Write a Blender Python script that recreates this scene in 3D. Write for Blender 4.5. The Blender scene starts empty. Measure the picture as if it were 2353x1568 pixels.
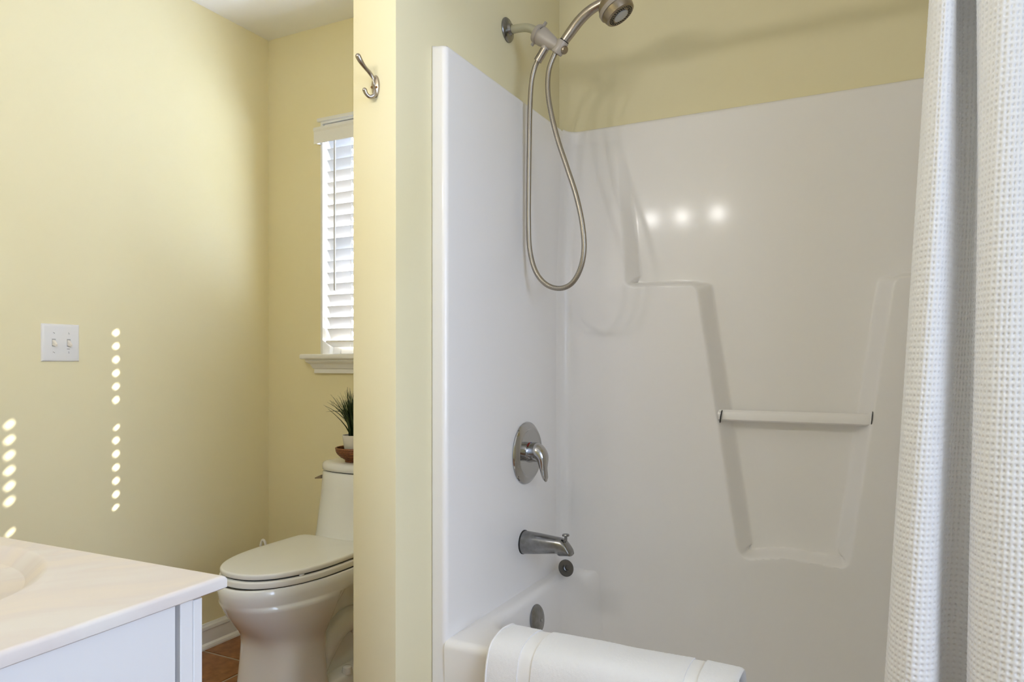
import bpy, bmesh, math, random
import numpy as np
from mathutils import Vector, Matrix

# ------------------------------------------------------------------ camera
SC = bpy.context.scene
COL = SC.collection
FPX, CX, HY = 1644.0, 1176.5, 832.0          # focal length, centre column, horizon row (2353 x 1568 frame)
YAW = math.radians(27.0)
CAMH = 1.09
CAM = Vector((0, 0, CAMH))
RT = Vector((math.cos(YAW), math.sin(YAW), 0))
FW = Vector((-math.sin(YAW), math.cos(YAW), 0))
cd = bpy.data.cameras.new('camera'); cam = bpy.data.objects.new('camera', cd); COL.objects.link(cam)
cam.location = CAM; cam.rotation_euler = (math.radians(90), 0, YAW)
cd.sensor_width = 36; cd.lens = 36 * FPX / 2353; cd.shift_y = (HY - 784) / 2353
cd.clip_start = 0.02
SC.camera = cam

# ------------------------------------------------------------------ world, sun, daylight, exposure
w = bpy.data.worlds.new('world'); SC.world = w; w.use_nodes = True
bg = w.node_tree.nodes['Background']; bg.inputs['Color'].default_value = (0.74, 0.88, 1.12, 1); bg.inputs['Strength'].default_value = 38.0
sd = bpy.data.lights.new('sun', 'SUN'); so = bpy.data.objects.new('sun', sd); COL.objects.link(so)
SUN = Vector((-0.423, -0.702, -0.599))
so.location = (1, 5, 5); so.rotation_euler = SUN.to_track_quat('-Z', 'Y').to_euler()
sd.energy = 60.0; sd.angle = math.radians(0.53); sd.color = (1.0, 0.95, 0.86)
dl = bpy.data.lights.new('bedroom_daylight', 'AREA'); do = bpy.data.objects.new('bedroom_daylight', dl); COL.objects.link(do)
dl.shape = 'RECTANGLE'; dl.size = 2.0; dl.size_y = 1.5; dl.energy = 81.0; dl.color = (0.61, 0.735, 1.0)
do.location = (2.62, -0.20, 1.66); do.rotation_euler = (math.radians(90), 0, math.radians(90))
LAMP_W, LAMP_COL = 5.3, (1.0, 0.98, 0.955)     # each vanity globe, used by its builder below
vs = SC.view_settings
vs.view_transform = 'Standard'; vs.look = 'None'; vs.gamma = 1.0; vs.use_curve_mapping = False
vs.exposure = 0.08
SC.cycles.use_denoising = True
SC.cycles.max_bounces = 10; SC.cycles.diffuse_bounces = 6; SC.cycles.glossy_bounces = 4
SC.cycles.sample_clamp_indirect = 6.0
SC.cycles.caustics_reflective = False; SC.cycles.caustics_refractive = False

# ------------------------------------------------------------------ pixel -> place
def ray(px, py):
    return FW + RT * ((px - CX) / FPX) + Vector((0, 0, (HY - py) / FPX))
def atx(px, py, x): d = ray(px, py); return CAM + d * (x / d.x)
def aty(px, py, y): d = ray(px, py); return CAM + d * (y / d.y)
def atz(px, py, z): d = ray(px, py); return CAM + d * ((z - CAMH) / d.z)

# ------------------------------------------------------------------ materials
def mat(name, col, rough=0.5, metal=0.0, coat=0.0, coat_rough=0.05, bump=None, var=None, spec=0.5, sheen=0.0, trans=0.0):
    m = bpy.data.materials.new(name); m.use_nodes = True
    nt = m.node_tree; b = nt.nodes['Principled BSDF']
    b.inputs['Base Color'].default_value = (*col, 1); b.inputs['Roughness'].default_value = rough
    b.inputs['Metallic'].default_value = metal; b.inputs['Coat Weight'].default_value = coat
    b.inputs['Coat Roughness'].default_value = coat_rough; b.inputs['Specular IOR Level'].default_value = spec
    b.inputs['Sheen Weight'].default_value = sheen; b.inputs['Transmission Weight'].default_value = trans
    tc = nt.nodes.new('ShaderNodeTexCoord')
    if var:                                    # (scale, other colour, low, high)
        n = nt.nodes.new('ShaderNodeTexNoise'); n.inputs['Scale'].default_value = var[0]; n.inputs['Detail'].default_value = 6
        r = nt.nodes.new('ShaderNodeValToRGB'); r.color_ramp.elements[0].position = var[2]; r.color_ramp.elements[1].position = var[3]
        r.color_ramp.elements[0].color = (*col, 1); r.color_ramp.elements[1].color = (*var[1], 1)
        nt.links.new(tc.outputs['Object'], n.inputs['Vector']); nt.links.new(n.outputs['Fac'], r.inputs['Fac'])
        nt.links.new(r.outputs['Color'], b.inputs['Base Color'])
    if bump:                                   # (scale, strength, distance)
        n = nt.nodes.new('ShaderNodeTexNoise'); n.inputs['Scale'].default_value = bump[0]; n.inputs['Detail'].default_value = 3
        bp = nt.nodes.new('ShaderNodeBump'); bp.inputs['Strength'].default_value = bump[1]; bp.inputs['Distance'].default_value = bump[2]
        nt.links.new(tc.outputs['Object'], n.inputs['Vector']); nt.links.new(n.outputs['Fac'], bp.inputs['Height'])
        nt.links.new(bp.outputs['Normal'], b.inputs['Normal'])
    return m

M = {}
WALLC = (0.805, 0.735, 0.490)
M['paint'] = mat('yellow_wall_paint', WALLC, 0.55, bump=(160, 0.06, 0.002), var=(1.6, (0.790, 0.710, 0.435), 0.50, 0.80), spec=0.3)
M['ceiling'] = mat('ceiling_paint', (0.90, 0.895, 0.88), 0.8, bump=(120, 0.05, 0.002), spec=0.2)
M['trim'] = mat('white_trim_paint', (0.82, 0.81, 0.78), 0.28)
M['bedroom'] = mat('bedroom_paint', (0.72, 0.72, 0.72), 0.7)
M['gel'] = mat('white_gelcoat', (0.85, 0.825, 0.80), 0.42, coat=0.30, coat_rough=0.115, bump=(300, 0.03, 0.001))
M['china'] = mat('vitreous_china', (0.79, 0.80, 0.80), 0.12, coat=0.6, coat_rough=0.04)
M['seat'] = mat('seat_plastic', (0.81, 0.815, 0.795), 0.22)
M['gap'] = mat('dark_gap', (0.02, 0.02, 0.02), 0.8)  # near-black standing in for shade in gaps; the stopper stem shares it
M['chrome'] = mat('chrome', (0.47, 0.47, 0.48), 0.10, metal=1.0, bump=(900, 0.03, 0.0005))
M['worn_chrome'] = mat('worn_chrome', (0.29, 0.29, 0.295), 0.22, metal=1.0, var=(60, (0.22, 0.215, 0.21), 0.4, 0.7))
M['stopper'] = mat('tarnished_metal', (0.15, 0.15, 0.15), 0.30, metal=1.0)
M['nickel'] = mat('brushed_nickel', (0.40, 0.355, 0.31), 0.27, metal=1.0)
M['dark_nickel'] = mat('aged_nickel', (0.34, 0.285, 0.215), 0.34, metal=1.0)
M['greyplastic'] = mat('taupe_plastic', (0.40, 0.355, 0.305), 0.33)
M['armplastic'] = mat('satin_arm_metal', (0.56, 0.55, 0.44), 0.38, metal=0.75)
M['blackrub'] = mat('black_rubber', (0.012, 0.012, 0.012), 0.6)
M['switch'] = mat('switch_plastic', (0.80, 0.79, 0.78), 0.35)
M['toggle'] = mat('almond_toggle_plastic', (0.80, 0.745, 0.66), 0.35)
M['screw'] = mat('painted_screw', (0.6, 0.6, 0.6), 0.4)
M['slat'] = mat('blind_slat_vinyl', (0.57, 0.57, 0.58), 0.4, bump=(90, 0.05, 0.001))  # white slats, coloured greyer to hold down the strong window light
M['wand'] = mat('wand_acrylic', (0.45, 0.44, 0.43), 0.25)
M['cord'] = mat('blind_cord', (0.85, 0.85, 0.84), 0.8)
M['towel'] = mat('white_terry', (0.88, 0.87, 0.86), 0.95, bump=(800, 0.5, 0.002), sheen=0.5, spec=0.1)
M['towelband'] = mat('towel_dobby_band', (0.87, 0.855, 0.835), 0.8, bump=(700, 0.12, 0.001), sheen=0.2, spec=0.15)
M['towelline'] = mat('towel_band_thread', (0.74, 0.74, 0.80), 0.8)
M['curtain'] = mat('white_waffle_cotton', (0.85, 0.85, 0.86), 0.9, sheen=0.2, spec=0.15)
M['cabinet'] = mat('white_cabinet_paint', (0.75, 0.745, 0.745), 0.4)
M['pot'] = mat('white_pot_glaze', (0.80, 0.77, 0.73), 0.4)
M['soil'] = mat('potting_soil', (0.03, 0.022, 0.015), 0.95)
M['grass'] = mat('artificial_grass', (0.012, 0.030, 0.005), 0.5, var=(40, (0.045, 0.095, 0.014), 0.50, 0.80))
M['rattan'] = mat('rattan_coil', (0.24, 0.085, 0.025), 0.5, var=(220, (0.11, 0.035, 0.012), 0.4, 0.65))
M['grout'] = mat('grout', (0.40, 0.36, 0.29), 0.9, bump=(300, 0.2, 0.002))
M['tile'] = mat('terracotta_tile', (0.17, 0.056, 0.013), 0.34, var=(26, (0.33, 0.14, 0.05), 0.35, 0.72), bump=(25, 0.12, 0.003))
M['brush'] = mat('translucent_brush_plastic', (0.80, 0.79, 0.78), 0.3)
M['red'] = mat('red_mark', (0.5, 0.02, 0.02), 0.4); M['blue'] = mat('blue_mark', (0.02, 0.09, 0.4), 0.4)
M['darkprint'] = mat('dark_print', (0.12, 0.12, 0.12), 0.6)
gl = bpy.data.materials.new('window_glass'); gl.use_nodes = True; M['glass'] = gl
nt = gl.node_tree; nt.nodes.remove(nt.nodes['Principled BSDF']); out = nt.nodes['Material Output']
tr = nt.nodes.new('ShaderNodeBsdfTransparent'); gs = nt.nodes.new('ShaderNodeBsdfGlossy'); gs.inputs['Roughness'].default_value = 0.02
mx = nt.nodes.new('ShaderNodeMixShader'); mx.inputs[0].default_value = 0.06
nt.links.new(tr.outputs[0], mx.inputs[1]); nt.links.new(gs.outputs[0], mx.inputs[2]); nt.links.new(mx.outputs[0], out.inputs['Surface'])

# cultured marble: pale ground, broad soft veins
def marble():
    m = mat('cultured_marble', (0.80, 0.745, 0.69), 0.38, coat=0.08)
    nt = m.node_tree; b = nt.nodes['Principled BSDF']; tc = nt.nodes.new('ShaderNodeTexCoord')
    n = nt.nodes.new('ShaderNodeTexNoise'); n.inputs['Scale'].default_value = 3.2; n.inputs['Detail'].default_value = 5; n.inputs['Distortion'].default_value = 2.2
    r = nt.nodes.new('ShaderNodeValToRGB'); e = r.color_ramp.elements
    e[0].position = 0.40; e[0].color = (0.72, 0.68, 0.645, 1); e[1].position = 0.60; e[1].color = (0.735, 0.665, 0.60, 1)
    k = e.new(0.505); k.color = (0.69, 0.63, 0.60, 1)
    nt.links.new(tc.outputs['Object'], n.inputs['Vector']); nt.links.new(n.outputs['Fac'], r.inputs['Fac']); nt.links.new(r.outputs['Color'], b.inputs['Base Color'])
    return m
M['marble'] = marble()
def emis(name, col, s):
    m = mat(name, (0.8, 0.8, 0.8), 0.4); b = m.node_tree.nodes['Principled BSDF']
    b.inputs['Emission Color'].default_value = (*col, 1); b.inputs['Emission Strength'].default_value = s
    return m
# braided hose: fine woven relief from the hose's own coordinates
def hose_mat():
    m = mat('braided_hose', (0.50, 0.46, 0.39), 0.36, metal=0.85)
    nt = m.node_tree; b = nt.nodes['Principled BSDF']; tc = nt.nodes.new('ShaderNodeTexCoord')
    mp = nt.nodes.new('ShaderNodeMapping'); mp.inputs['Scale'].default_value = (16, 640, 1); mp.inputs['Rotation'].default_value = (0, 0, 0)
    c = nt.nodes.new('ShaderNodeTexChecker'); c.inputs['Scale'].default_value = 1.0
    c.inputs['Color1'].default_value = (0.46, 0.42, 0.35, 1); c.inputs['Color2'].default_value = (0.24, 0.21, 0.17, 1)
    nt.links.new(tc.outputs['UV'], mp.inputs['Vector']); nt.links.new(mp.outputs['Vector'], c.inputs['Vector'])
    nt.links.new(c.outputs['Color'], b.inputs['Base Color'])
    return m
M['hose'] = hose_mat()

# ------------------------------------------------------------------ mesh helpers
def link(name, me, m, parent=None):
    o = bpy.data.objects.new(name, me); COL.objects.link(o)
    if m is not None and not me.materials:
        me.materials.append(M[m] if isinstance(m, str) else m)
    if parent is not None:
        o.parent = parent; o.matrix_parent_inverse = parent.matrix_world.inverted()
    return o
def fin(me, smooth=True, angle=38):
    me.validate(); me.update()
    if smooth:
        me.polygons.foreach_set('use_smooth', [True] * len(me.polygons))
        me.set_sharp_from_angle(angle=math.radians(angle))
def mesh(name, v, f, m, parent=None, smooth=True, angle=38):
    me = bpy.data.meshes.new(name); me.from_pydata([tuple(p) for p in v], [], [tuple(p) for p in f])
    bm = bmesh.new(); bm.from_mesh(me); bmesh.ops.recalc_face_normals(bm, faces=bm.faces); bm.to_mesh(me); bm.free()
    fin(me, smooth, angle)
    return link(name, me, m, parent)
def bmobj(name, bm, m, parent=None, smooth=True, angle=38):
    bmesh.ops.recalc_face_normals(bm, faces=bm.faces)
    me = bpy.data.meshes.new(name); bm.to_mesh(me); bm.free(); fin(me, smooth, angle)
    return link(name, me, m, parent)
def bbox(bm, x0, x1, y0, y1, z0, z1, bev=0.0, seg=2):
    vs_ = [bm.verts.new((x, y, z)) for x in (x0, x1) for y in (y0, y1) for z in (z0, z1)]
    fs = [(0, 1, 3, 2), (4, 6, 7, 5), (0, 4, 5, 1), (2, 3, 7, 6), (0, 2, 6, 4), (1, 5, 7, 3)]
    nf = [bm.faces.new([vs_[i] for i in f]) for f in fs]
    bmesh.ops.recalc_face_normals(bm, faces=nf)
    if bev > 0:
        es = set(e for f in nf for e in f.edges)
        bmesh.ops.bevel(bm, geom=list(es), offset=bev, segments=seg, affect='EDGES', profile=0.5)
    return bm
def box(name, x0, x1, y0, y1, z0, z1, m, parent=None, bev=0.0, seg=2):
    return bmobj(name, bbox(bmesh.new(), x0, x1, y0, y1, z0, z1, bev, seg), m, parent)
def spline(pts, n):
    """Catmull-Rom through rows of numbers (any width)."""
    P_ = np.array([list(p) for p in pts], float)
    if len(P_) < 3:
        t = np.linspace(0, 1, n)[:, None]; return P_[0] * (1 - t) + P_[-1] * t
    Q = np.vstack([2 * P_[0] - P_[1], P_, 2 * P_[-1] - P_[-2]])
    d = np.linalg.norm(np.diff(P_[:, :3], axis=0), axis=1); s = np.concatenate([[0], np.cumsum(d)])
    res = []
    for u in np.linspace(0, s[-1], n):
        i = min(max(int(np.searchsorted(s, u, 'right')) - 1, 0), len(P_) - 2)
        t = (u - s[i]) / max(s[i + 1] - s[i], 1e-9)
        a, b, c, e = Q[i], Q[i + 1], Q[i + 2], Q[i + 3]
        res.append(0.5 * (2 * b + (c - a) * t + (2 * a - 5 * b + 4 * c - e) * t * t + (3 * b - a - 3 * c + e) * t ** 3))
    return np.array(res)
def tube(name, pts, rad, m, parent=None, seg=20, n=None, up=None, cap=True, uv=False, rnd=False):
    """rad: number or list of r / (r_side, r_up) at each control point; smooth sweep with rounded-off flat caps."""
    pts = [Vector(p) for p in pts]
    if not isinstance(rad, (list, tuple)): rad = [rad] * len(pts)
    rad = [r if isinstance(r, (list, tuple)) else (r, r) for r in rad]
    rows = spline([(*p, *r) for p, r in zip(pts, rad)], n or max(8, 6 * len(pts)))
    if rnd:                                    # dome over the far end (and the near end if rnd == 2)
        def dome(e, d):
            rr_ = 0.5 * (e[3] + e[4]); out_ = []
            for q in (.35, .65, .85, .96, .998):
                w_ = math.sqrt(1 - q * q); out_.append([*(e[:3] + d * rr_ * q), e[3] * w_, e[4] * w_])
            return out_
        d1 = rows[-1][:3] - rows[-2][:3]; d1 = d1 / np.linalg.norm(d1)
        ext = dome(rows[-1], d1)
        if rnd == 2:
            d0 = rows[0][:3] - rows[1][:3]; d0 = d0 / np.linalg.norm(d0); rows = np.vstack([dome(rows[0], d0)[::-1], rows])
        rows = np.vstack([rows, ext])
    C = [Vector(r[:3]) for r in rows]
    V, F = [], []
    T = [(C[min(i + 1, len(C) - 1)] - C[max(i - 1, 0)]).normalized() for i in range(len(C))]
    ref = Vector(up) if up is not None else (Vector((0, 0, 1)) if abs(T[0].z) < 0.9 else Vector((1, 0, 0)))
    nrm = (ref - T[0] * ref.dot(T[0])).normalized()
    L = 0; lens = []
    for i, c in enumerate(C):
        if up is not None: nrm = (Vector(up) - T[i] * Vector(up).dot(T[i])).normalized()
        else: nrm = (nrm - T[i] * nrm.dot(T[i])).normalized()
        side = T[i].cross(nrm)
        if i: L += (C[i] - C[i - 1]).length
        lens.append(L)
        for k in range(seg):
            a = 2 * math.pi * k / seg
            V.append(c + side * (math.cos(a) * rows[i][3]) + nrm * (math.sin(a) * rows[i][4]))
    for i in range(len(C) - 1):
        for k in range(seg):
            F.append((i * seg + k, i * seg + (k + 1) % seg, (i + 1) * seg + (k + 1) % seg, (i + 1) * seg + k))
    if cap:
        F.append(tuple(range(seg - 1, -1, -1))); F.append(tuple((len(C) - 1) * seg + k for k in range(seg)))
    me = bpy.data.meshes.new(name); me.from_pydata([tuple(p) for p in V], [], F)
    if uv:
        ul = me.uv_layers.new(name='UVMap')
        for p in me.polygons:
            for li in p.loop_indices:
                vi = me.loops[li].vertex_index; i, k = divmod(vi, seg)
                ul.data[li].uv = (k / seg, lens[i])
    fin(me, True, 40)
    return link(name, me, m, parent)
def lathe(name, prof, org, axis, m, parent=None, seg=40, ref=(0, 0, 1), angle=38, squash=1.0):
    """prof: (radius, distance along axis)."""
    ax = Vector(axis).normalized(); rf = Vector(ref)
    if abs(rf.dot(ax)) > 0.95: rf = Vector((1, 0, 0))
    u = (rf - ax * rf.dot(ax)).normalized(); v = ax.cross(u); o = Vector(org)
    V, F = [], []
    idx = []
    for r, h in prof:
        if r < 1e-6:
            idx.append([len(V)]); V.append(o + ax * h)
        else:
            idx.append(list(range(len(V), len(V) + seg)))
            for k in range(seg):
                a = 2 * math.pi * k / seg
                V.append(o + ax * h + u * (r * math.cos(a)) + v * (r * squash * math.sin(a)))
    for a, b in zip(idx[:-1], idx[1:]):
        for k in range(seg):
            k2 = (k + 1) % seg
            if len(a) == 1 and len(b) == 1: continue
            if len(a) == 1: F.append((a[0], b[k2], b[k]))
            elif len(b) == 1: F.append((a[k], a[k2], b[0]))
            else: F.append((a[k], a[k2], b[k2], b[k]))
    if len(idx[0]) > 1: F.append(tuple(idx[0][::-1]))
    if len(idx[-1]) > 1: F.append(tuple(idx[-1]))
    return mesh(name, V, F, m, parent, True, angle)
def loft(name, rings, m, parent=None, cap0=True, cap1=True, angle=50):
    n = len(rings[0]); V = [p for r in rings for p in r]; F = []
    for i in range(len(rings) - 1):
        for k in range(n):
            F.append((i * n + k, i * n + (k + 1) % n, (i + 1) * n + (k + 1) % n, (i + 1) * n + k))
    if cap0: F.append(tuple(range(n - 1, -1, -1)))
    if cap1: F.append(tuple((len(rings) - 1) * n + k for k in range(n)))
    return mesh(name, V, F, m, parent, True, angle)
def cells(us, vs_, drop, t, place):
    """Slab of thickness t from a grid of cells with some dropped (openings); place(u, v, depth) -> point."""
    nu, nv = len(us), len(vs_); V, F = [], []
    for d in (0, t):
        for u in us:
            for v in vs_: V.append(place(u, v, d))
    I = lambda i, j, s: s * nu * nv + i * nv + j
    keep = [[not drop(0.5 * (us[i] + us[i + 1]), 0.5 * (vs_[j] + vs_[j + 1])) for j in range(nv - 1)] for i in range(nu - 1)]
    K = lambda i, j: 0 <= i < nu - 1 and 0 <= j < nv - 1 and keep[i][j]
    for i in range(nu - 1):
        for j in range(nv - 1):
            if not keep[i][j]: continue
            F.append((I(i, j, 0), I(i + 1, j, 0), I(i + 1, j + 1, 0), I(i, j + 1, 0)))
            F.append((I(i, j, 1), I(i, j + 1, 1), I(i + 1, j + 1, 1), I(i + 1, j, 1)))
            if not K(i - 1, j): F.append((I(i, j, 0), I(i, j + 1, 0), I(i, j + 1, 1), I(i, j, 1)))
            if not K(i + 1, j): F.append((I(i + 1, j, 0), I(i + 1, j, 1), I(i + 1, j + 1, 1), I(i + 1, j + 1, 0)))
            if not K(i, j - 1): F.append((I(i, j, 0), I(i, j, 1), I(i + 1, j, 1), I(i + 1, j, 0)))
            if not K(i, j + 1): F.append((I(i, j + 1, 0), I(i + 1, j + 1, 0), I(i + 1, j + 1, 1), I(i, j + 1, 1)))
    return V, F
def clean(V, F):
    used = sorted({i for f in F for i in f}); mp = {o: n for n, o in enumerate(used)}
    return [V[i] for i in used], [tuple(mp[i] for i in f) for f in F]
def thing(name, label, cat, loc=(0, 0, 0), group=None):
    o = bpy.data.objects.new(name, None); COL.objects.link(o); o.location = loc; o.empty_display_size = 0.05
    bpy.context.view_layer.update()
    o['label'] = label; o['category'] = cat
    if group: o['group'] = group
    return o
def tag(o, label, cat, group=None):
    o['label'] = label; o['category'] = cat
    if group: o['group'] = group
    return o
def struct(o, label=None):
    o['kind'] = 'structure'
    if label: o['label'] = label
    return o

# ------------------------------------------------------------------ the room
XL, YB, YP, CEIL = -2.278, 2.215, 1.297, 2.44       # left wall, back wall, partition front, ceiling
XP0, XP1 = -1.070, -0.950                            # partition faces
XR = 0.62                                            # right wall (foot end of the tub)
WX0, WX1, WZ0, WZ1 = -1.990, -1.360, 1.120, 2.055    # window opening

floor = struct(box('floor', XL - .15, 2.75, -1.35, YB + .15, -0.10, -0.0025, 'grout'), 'terracotta tiled bathroom floor with grey grout')
TS, G = 0.3085, 0.010
tm = None; n = 0
for ix in range(-1, 9):
    for iy in range(-10, 2):
        x0 = -1.987 + ix * TS; y0 = 1.877 + iy * TS
        if x0 + TS > XR or y0 > YB or y0 < -1.2: continue
        xa, xb = max(x0 + G / 2, XL), min(x0 + TS - G / 2, XR); ya, yb = max(y0 + G / 2, -1.2), min(y0 + TS - G / 2, YB)
        if xb - xa < .02 or yb - ya < .02: continue
        if (xa > -1.0 and ya > 1.2): continue      # under the tub
        full = abs((xb - xa) - (TS - G)) < 1e-6 and abs((yb - ya) - (TS - G)) < 1e-6
        if full and tm is not None:
            o = bpy.data.objects.new('tile', tm); COL.objects.link(o); o.parent = floor
        else:
            bm = bbox(bmesh.new(), -(xb - xa) / 2, (xb - xa) / 2, -(yb - ya) / 2, (yb - ya) / 2, -0.006, 0.0, 0.0015, 1)
            o = bmobj('tile', bm, 'tile', floor)
            if full: tm = o.data
        o.location = ((xa + xb) / 2, (ya + yb) / 2, 0)
struct(box('ceiling', XL - .15, 2.75, -1.35, YB + .13, CEIL, CEIL + .1, 'ceiling'), 'smooth white ceiling above the toilet nook')
struct(box('wall_left', XL - .12, XL, -1.35, YB + .12, -.1, CEIL, 'paint'), 'pale yellow wall carrying the light switch')
V, F = cells([XL - .12, WX0, WX1, XR + .12], [-.1, WZ0, WZ1, CEIL], lambda u, v: WX0 < u < WX1 and WZ0 < v < WZ1, .12, lambda u, v, d: (u, YB + d, v))
struct(mesh('wall_back', V, F, 'paint', smooth=False), 'yellow back wall behind the toilet and above the tub surround')
struct(box('wall_partition', XP0, XP1, YP, YB, -.005, CEIL, 'paint', bev=0.002, seg=2), 'yellow wall end between the toilet nook and the tub')
V, F = cells([-1.35, -1.05, 1.02, YB + .12], [-.1, 0.0, 2.40, CEIL], lambda u, v: -1.05 < u < 1.02 and 0 < v < 2.40, .12, lambda u, v, d: (XR + d, u, v))
struct(mesh('wall_right', V, F, 'paint', smooth=False), 'yellow wall with the wide opening to the bedroom')
struct(box('wall_vanity', XL, -0.76, .02, .138, -.1, CEIL, 'paint'), 'yellow wall behind the vanity')
struct(box('wall_closet', -.88, -.76, -1.35, .02, -.1, CEIL, 'paint'), 'yellow wall beside the standing place of the viewer')
struct(box('wall_near', -.88, XR + .12, -1.35, -1.23, -.1, CEIL, 'paint'), 'yellow wall behind the viewer')
struct(box('wall_bedroom_back', XR + .12, 2.75, YB, YB + .12, -.1, CEIL, 'bedroom'))
struct(box('wall_bedroom_near', XR + .12, 2.75, -1.35, -1.23, -.1, CEIL, 'bedroom'))
struct(box('wall_bedroom_far', 2.66, 2.78, -1.35, YB + .12, -.1, CEIL, 'bedroom'))
# roof overhang outside the window (shades the top of the blind)
struct(box('roof_eave', XL - 1.0, 2.0, YB + .12, 2.80, 2.283, 2.37, 'trim'), 'white soffit outside the window')

def base_profile(h=.094):
    return [(0, 0), (.019, 0), (.019, .006), (.016, .014), (.010, .0185), (.0085, .020), (.0085, h - .026), (.0110, h - .024), (.0112, h - .020),
            (.0095, h - .012), (.0055, h - .006), (.0045, h - .001), (.003, h), (0, h)]
def baseboard(name, a, b, nrm, lab):
    a, b, nn = Vector(a), Vector(b), Vector(nrm); pr = base_profile()
    rings = [[p + nn * d + Vector((0, 0, z)) for d, z in pr] for p in (a, b)]
    o = loft(name, rings, 'trim', angle=20); return struct(o, lab)
baseboard('baseboard_left', (XL, .14, 0), (XL, YB, 0), (1, 0, 0), 'white moulded baseboard along the wall beside the toilet')
baseboard('baseboard_back', (XL, YB, 0), (XP0, YB, 0), (0, -1, 0), 'white moulded baseboard behind the toilet')
baseboard('baseboard_partition', (XP0, YP, 0), (XP0, YB, 0), (-1, 0, 0), 'white moulded baseboard on the toilet side of the partition')

# ------------------------------------------------------------------ window and blind
win = thing('window_1', 'white sash window behind the blind in the toilet nook', 'window', (0.5 * (WX0 + WX1), YB, WZ0))
del win['category']; win['kind'] = 'structure'
jb = bmesh.new()
bbox(jb, WX0, WX0 + .010, YB - .003, YB + .118, WZ0, WZ1); bbox(jb, WX1 - .010, WX1, YB - .003, YB + .118, WZ0, WZ1)
bbox(jb, WX0 + .010, WX1 - .010, YB - .003, YB + .118, WZ1 - .010, WZ1)
bmobj('jamb_liner', jb, 'trim', win)
def sash(name, y, z0, z1):
    x0, x1 = WX0 + .010, WX1 - .010
    s = bmesh.new()
    for a in ((x0, x0 + .038, z0, z1), (x1 - .038, x1, z0, z1), (x0 + .038, x1 - .038, z0, z0 + .038), (x0 + .038, x1 - .038, z1 - .034, z1)):
        bbox(s, a[0], a[1], y, y + .026, a[2], a[3], .002, 1)
    o = bmobj(name, s, 'trim', win)
    box('pane', x0 + .036, x1 - .036, y + .011, y + .015, z0 + .036, z1 - .032, 'glass', o)
sash('lower_sash', YB + .062, WZ0 + .002, 1.582); sash('upper_sash', YB + .089, 1.548, WZ1 - .010)
# stool (inside sill) and apron
def moulding(name, pr, x0, x1, m, parent, ret=True):
    rings = []
    for x, sgn in ((x0, 1), (x1, -1)):
        rings.append([Vector((x + (sgn * (.062 - d) * .62 if ret == 'apron' else 0), YB - d, z)) for d, z in pr])
    return loft(name, rings, m, parent, angle=25)
bm = bmesh.new(); bbox(bm, WX0 - .060, WX1 + .060, YB - .062, YB, WZ0 - .019, WZ0 + .001, .006, 3); bbox(bm, WX0, WX1, YB - .01, YB + .064, WZ0 - .019, WZ0 + .001)
bmobj('stool', bm, 'trim', win)
z_ = WZ0 - .019
moulding('apron', [(0, z_), (.046, z_), (.046, z_ - .008), (.042, z_ - .013), (.030, z_ - .020), (.024, z_ - .030), (.021, z_ - .036), (.015, z_ - .040), (.015, z_ - .056), (0, z_ - .056)],
         WX0 - .052, WX1 + .052, 'trim', win, 'apron')
bm = bmesh.new(); bbox(bm, WX0 - .012, WX1 + .012, YB - .014, YB, WZ1 - .002, WZ1 + .012, .003, 2)
bmobj('head_trim', bm, 'trim', win)

BY = YB + .030                                       # plane of the slats
blind = thing('window_blind', 'white slatted blind covering the toilet nook window', 'blind', (0.5 * (WX0 + WX1), BY, WZ1 - .02))
BX0, BX1 = WX0 + .016, WX1 - .016
box('headrail', BX0, BX1, BY - .028, BY + .028, 1.985, WZ1 - .012, 'trim', blind, .002)
va = bmesh.new()
vprof = [(YB - .036, 1.962), (YB - .034, 1.958), (YB - .026, 1.962), (YB - .026, 2.018), (YB - .030, 2.024), (YB - .037, 2.022), (YB - .040, 2.012), (YB - .036, 2.004), (YB - .0355, 1.972)]
vr = []
for x in (WX0 + .000 - .006, WX1 + .006):
    vr.append([Vector((x, y, z)) for y, z in vprof])
loft('valance', vr, 'trim', blind, angle=25)
box('valance_return', WX0 - .006, WX0 + .002, YB - .036, YB - .002, 1.962, 2.020, 'trim', blind, .001, 1)
CORDS = (-1.852, -1.652, -1.452)
hw, hh = .0036, .0092
xs = sorted([BX0, BX1] + [c + s for c in CORDS for s in (-hw, hw)])
SW = .0505; tilt = math.radians(62)
wsn = sorted([-SW / 2, -SW / 4, -hh, -hh / 2, 0, hh / 2, hh, SW / 4, SW / 2])
def slat_place(u, v, d):
    crown = .0022 * (1 - (2 * v / SW) ** 2)
    # local: v runs from outside-low to room-high
    y, z = -v * math.cos(tilt), v * math.sin(tilt)
    ny, nz = -math.sin(tilt), -math.cos(tilt)
    k = crown - d
    return (u - 0.5 * (BX0 + BX1), y - ny * 0 + ny * (-k), z + nz * (-k))
V, F = cells(xs, wsn, lambda u, v: abs(v) < hh and any(abs(u - c) < hw for c in CORDS), .0026, slat_place)
V, F = clean(V, F)
PITCH = .0453; z0s = 1.202
slat0 = None
nsl = 18
for k in range(nsl):
    z = z0s + k * PITCH
    if z > 1.985: break
    if slat0 is None:
        slat0 = mesh('slat', V, F, 'slat', blind, True, 25); so_ = slat0
    else:
        so_ = bpy.data.objects.new('slat', slat0.data); COL.objects.link(so_); so_.parent = blind
    so_.matrix_parent_inverse = Matrix.Identity(4)
    so_.location = (0.0, 0.0, z - (WZ1 - .02)); so_.rotation_euler = (math.radians(random.Random(k).uniform(-1.2, 1.2)), 0, 0)
br = box('bottom_rail', BX0, BX1, BY - .025, BY + .025, 1.1580, 1.1680, 'trim', blind, .004, 2)
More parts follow.
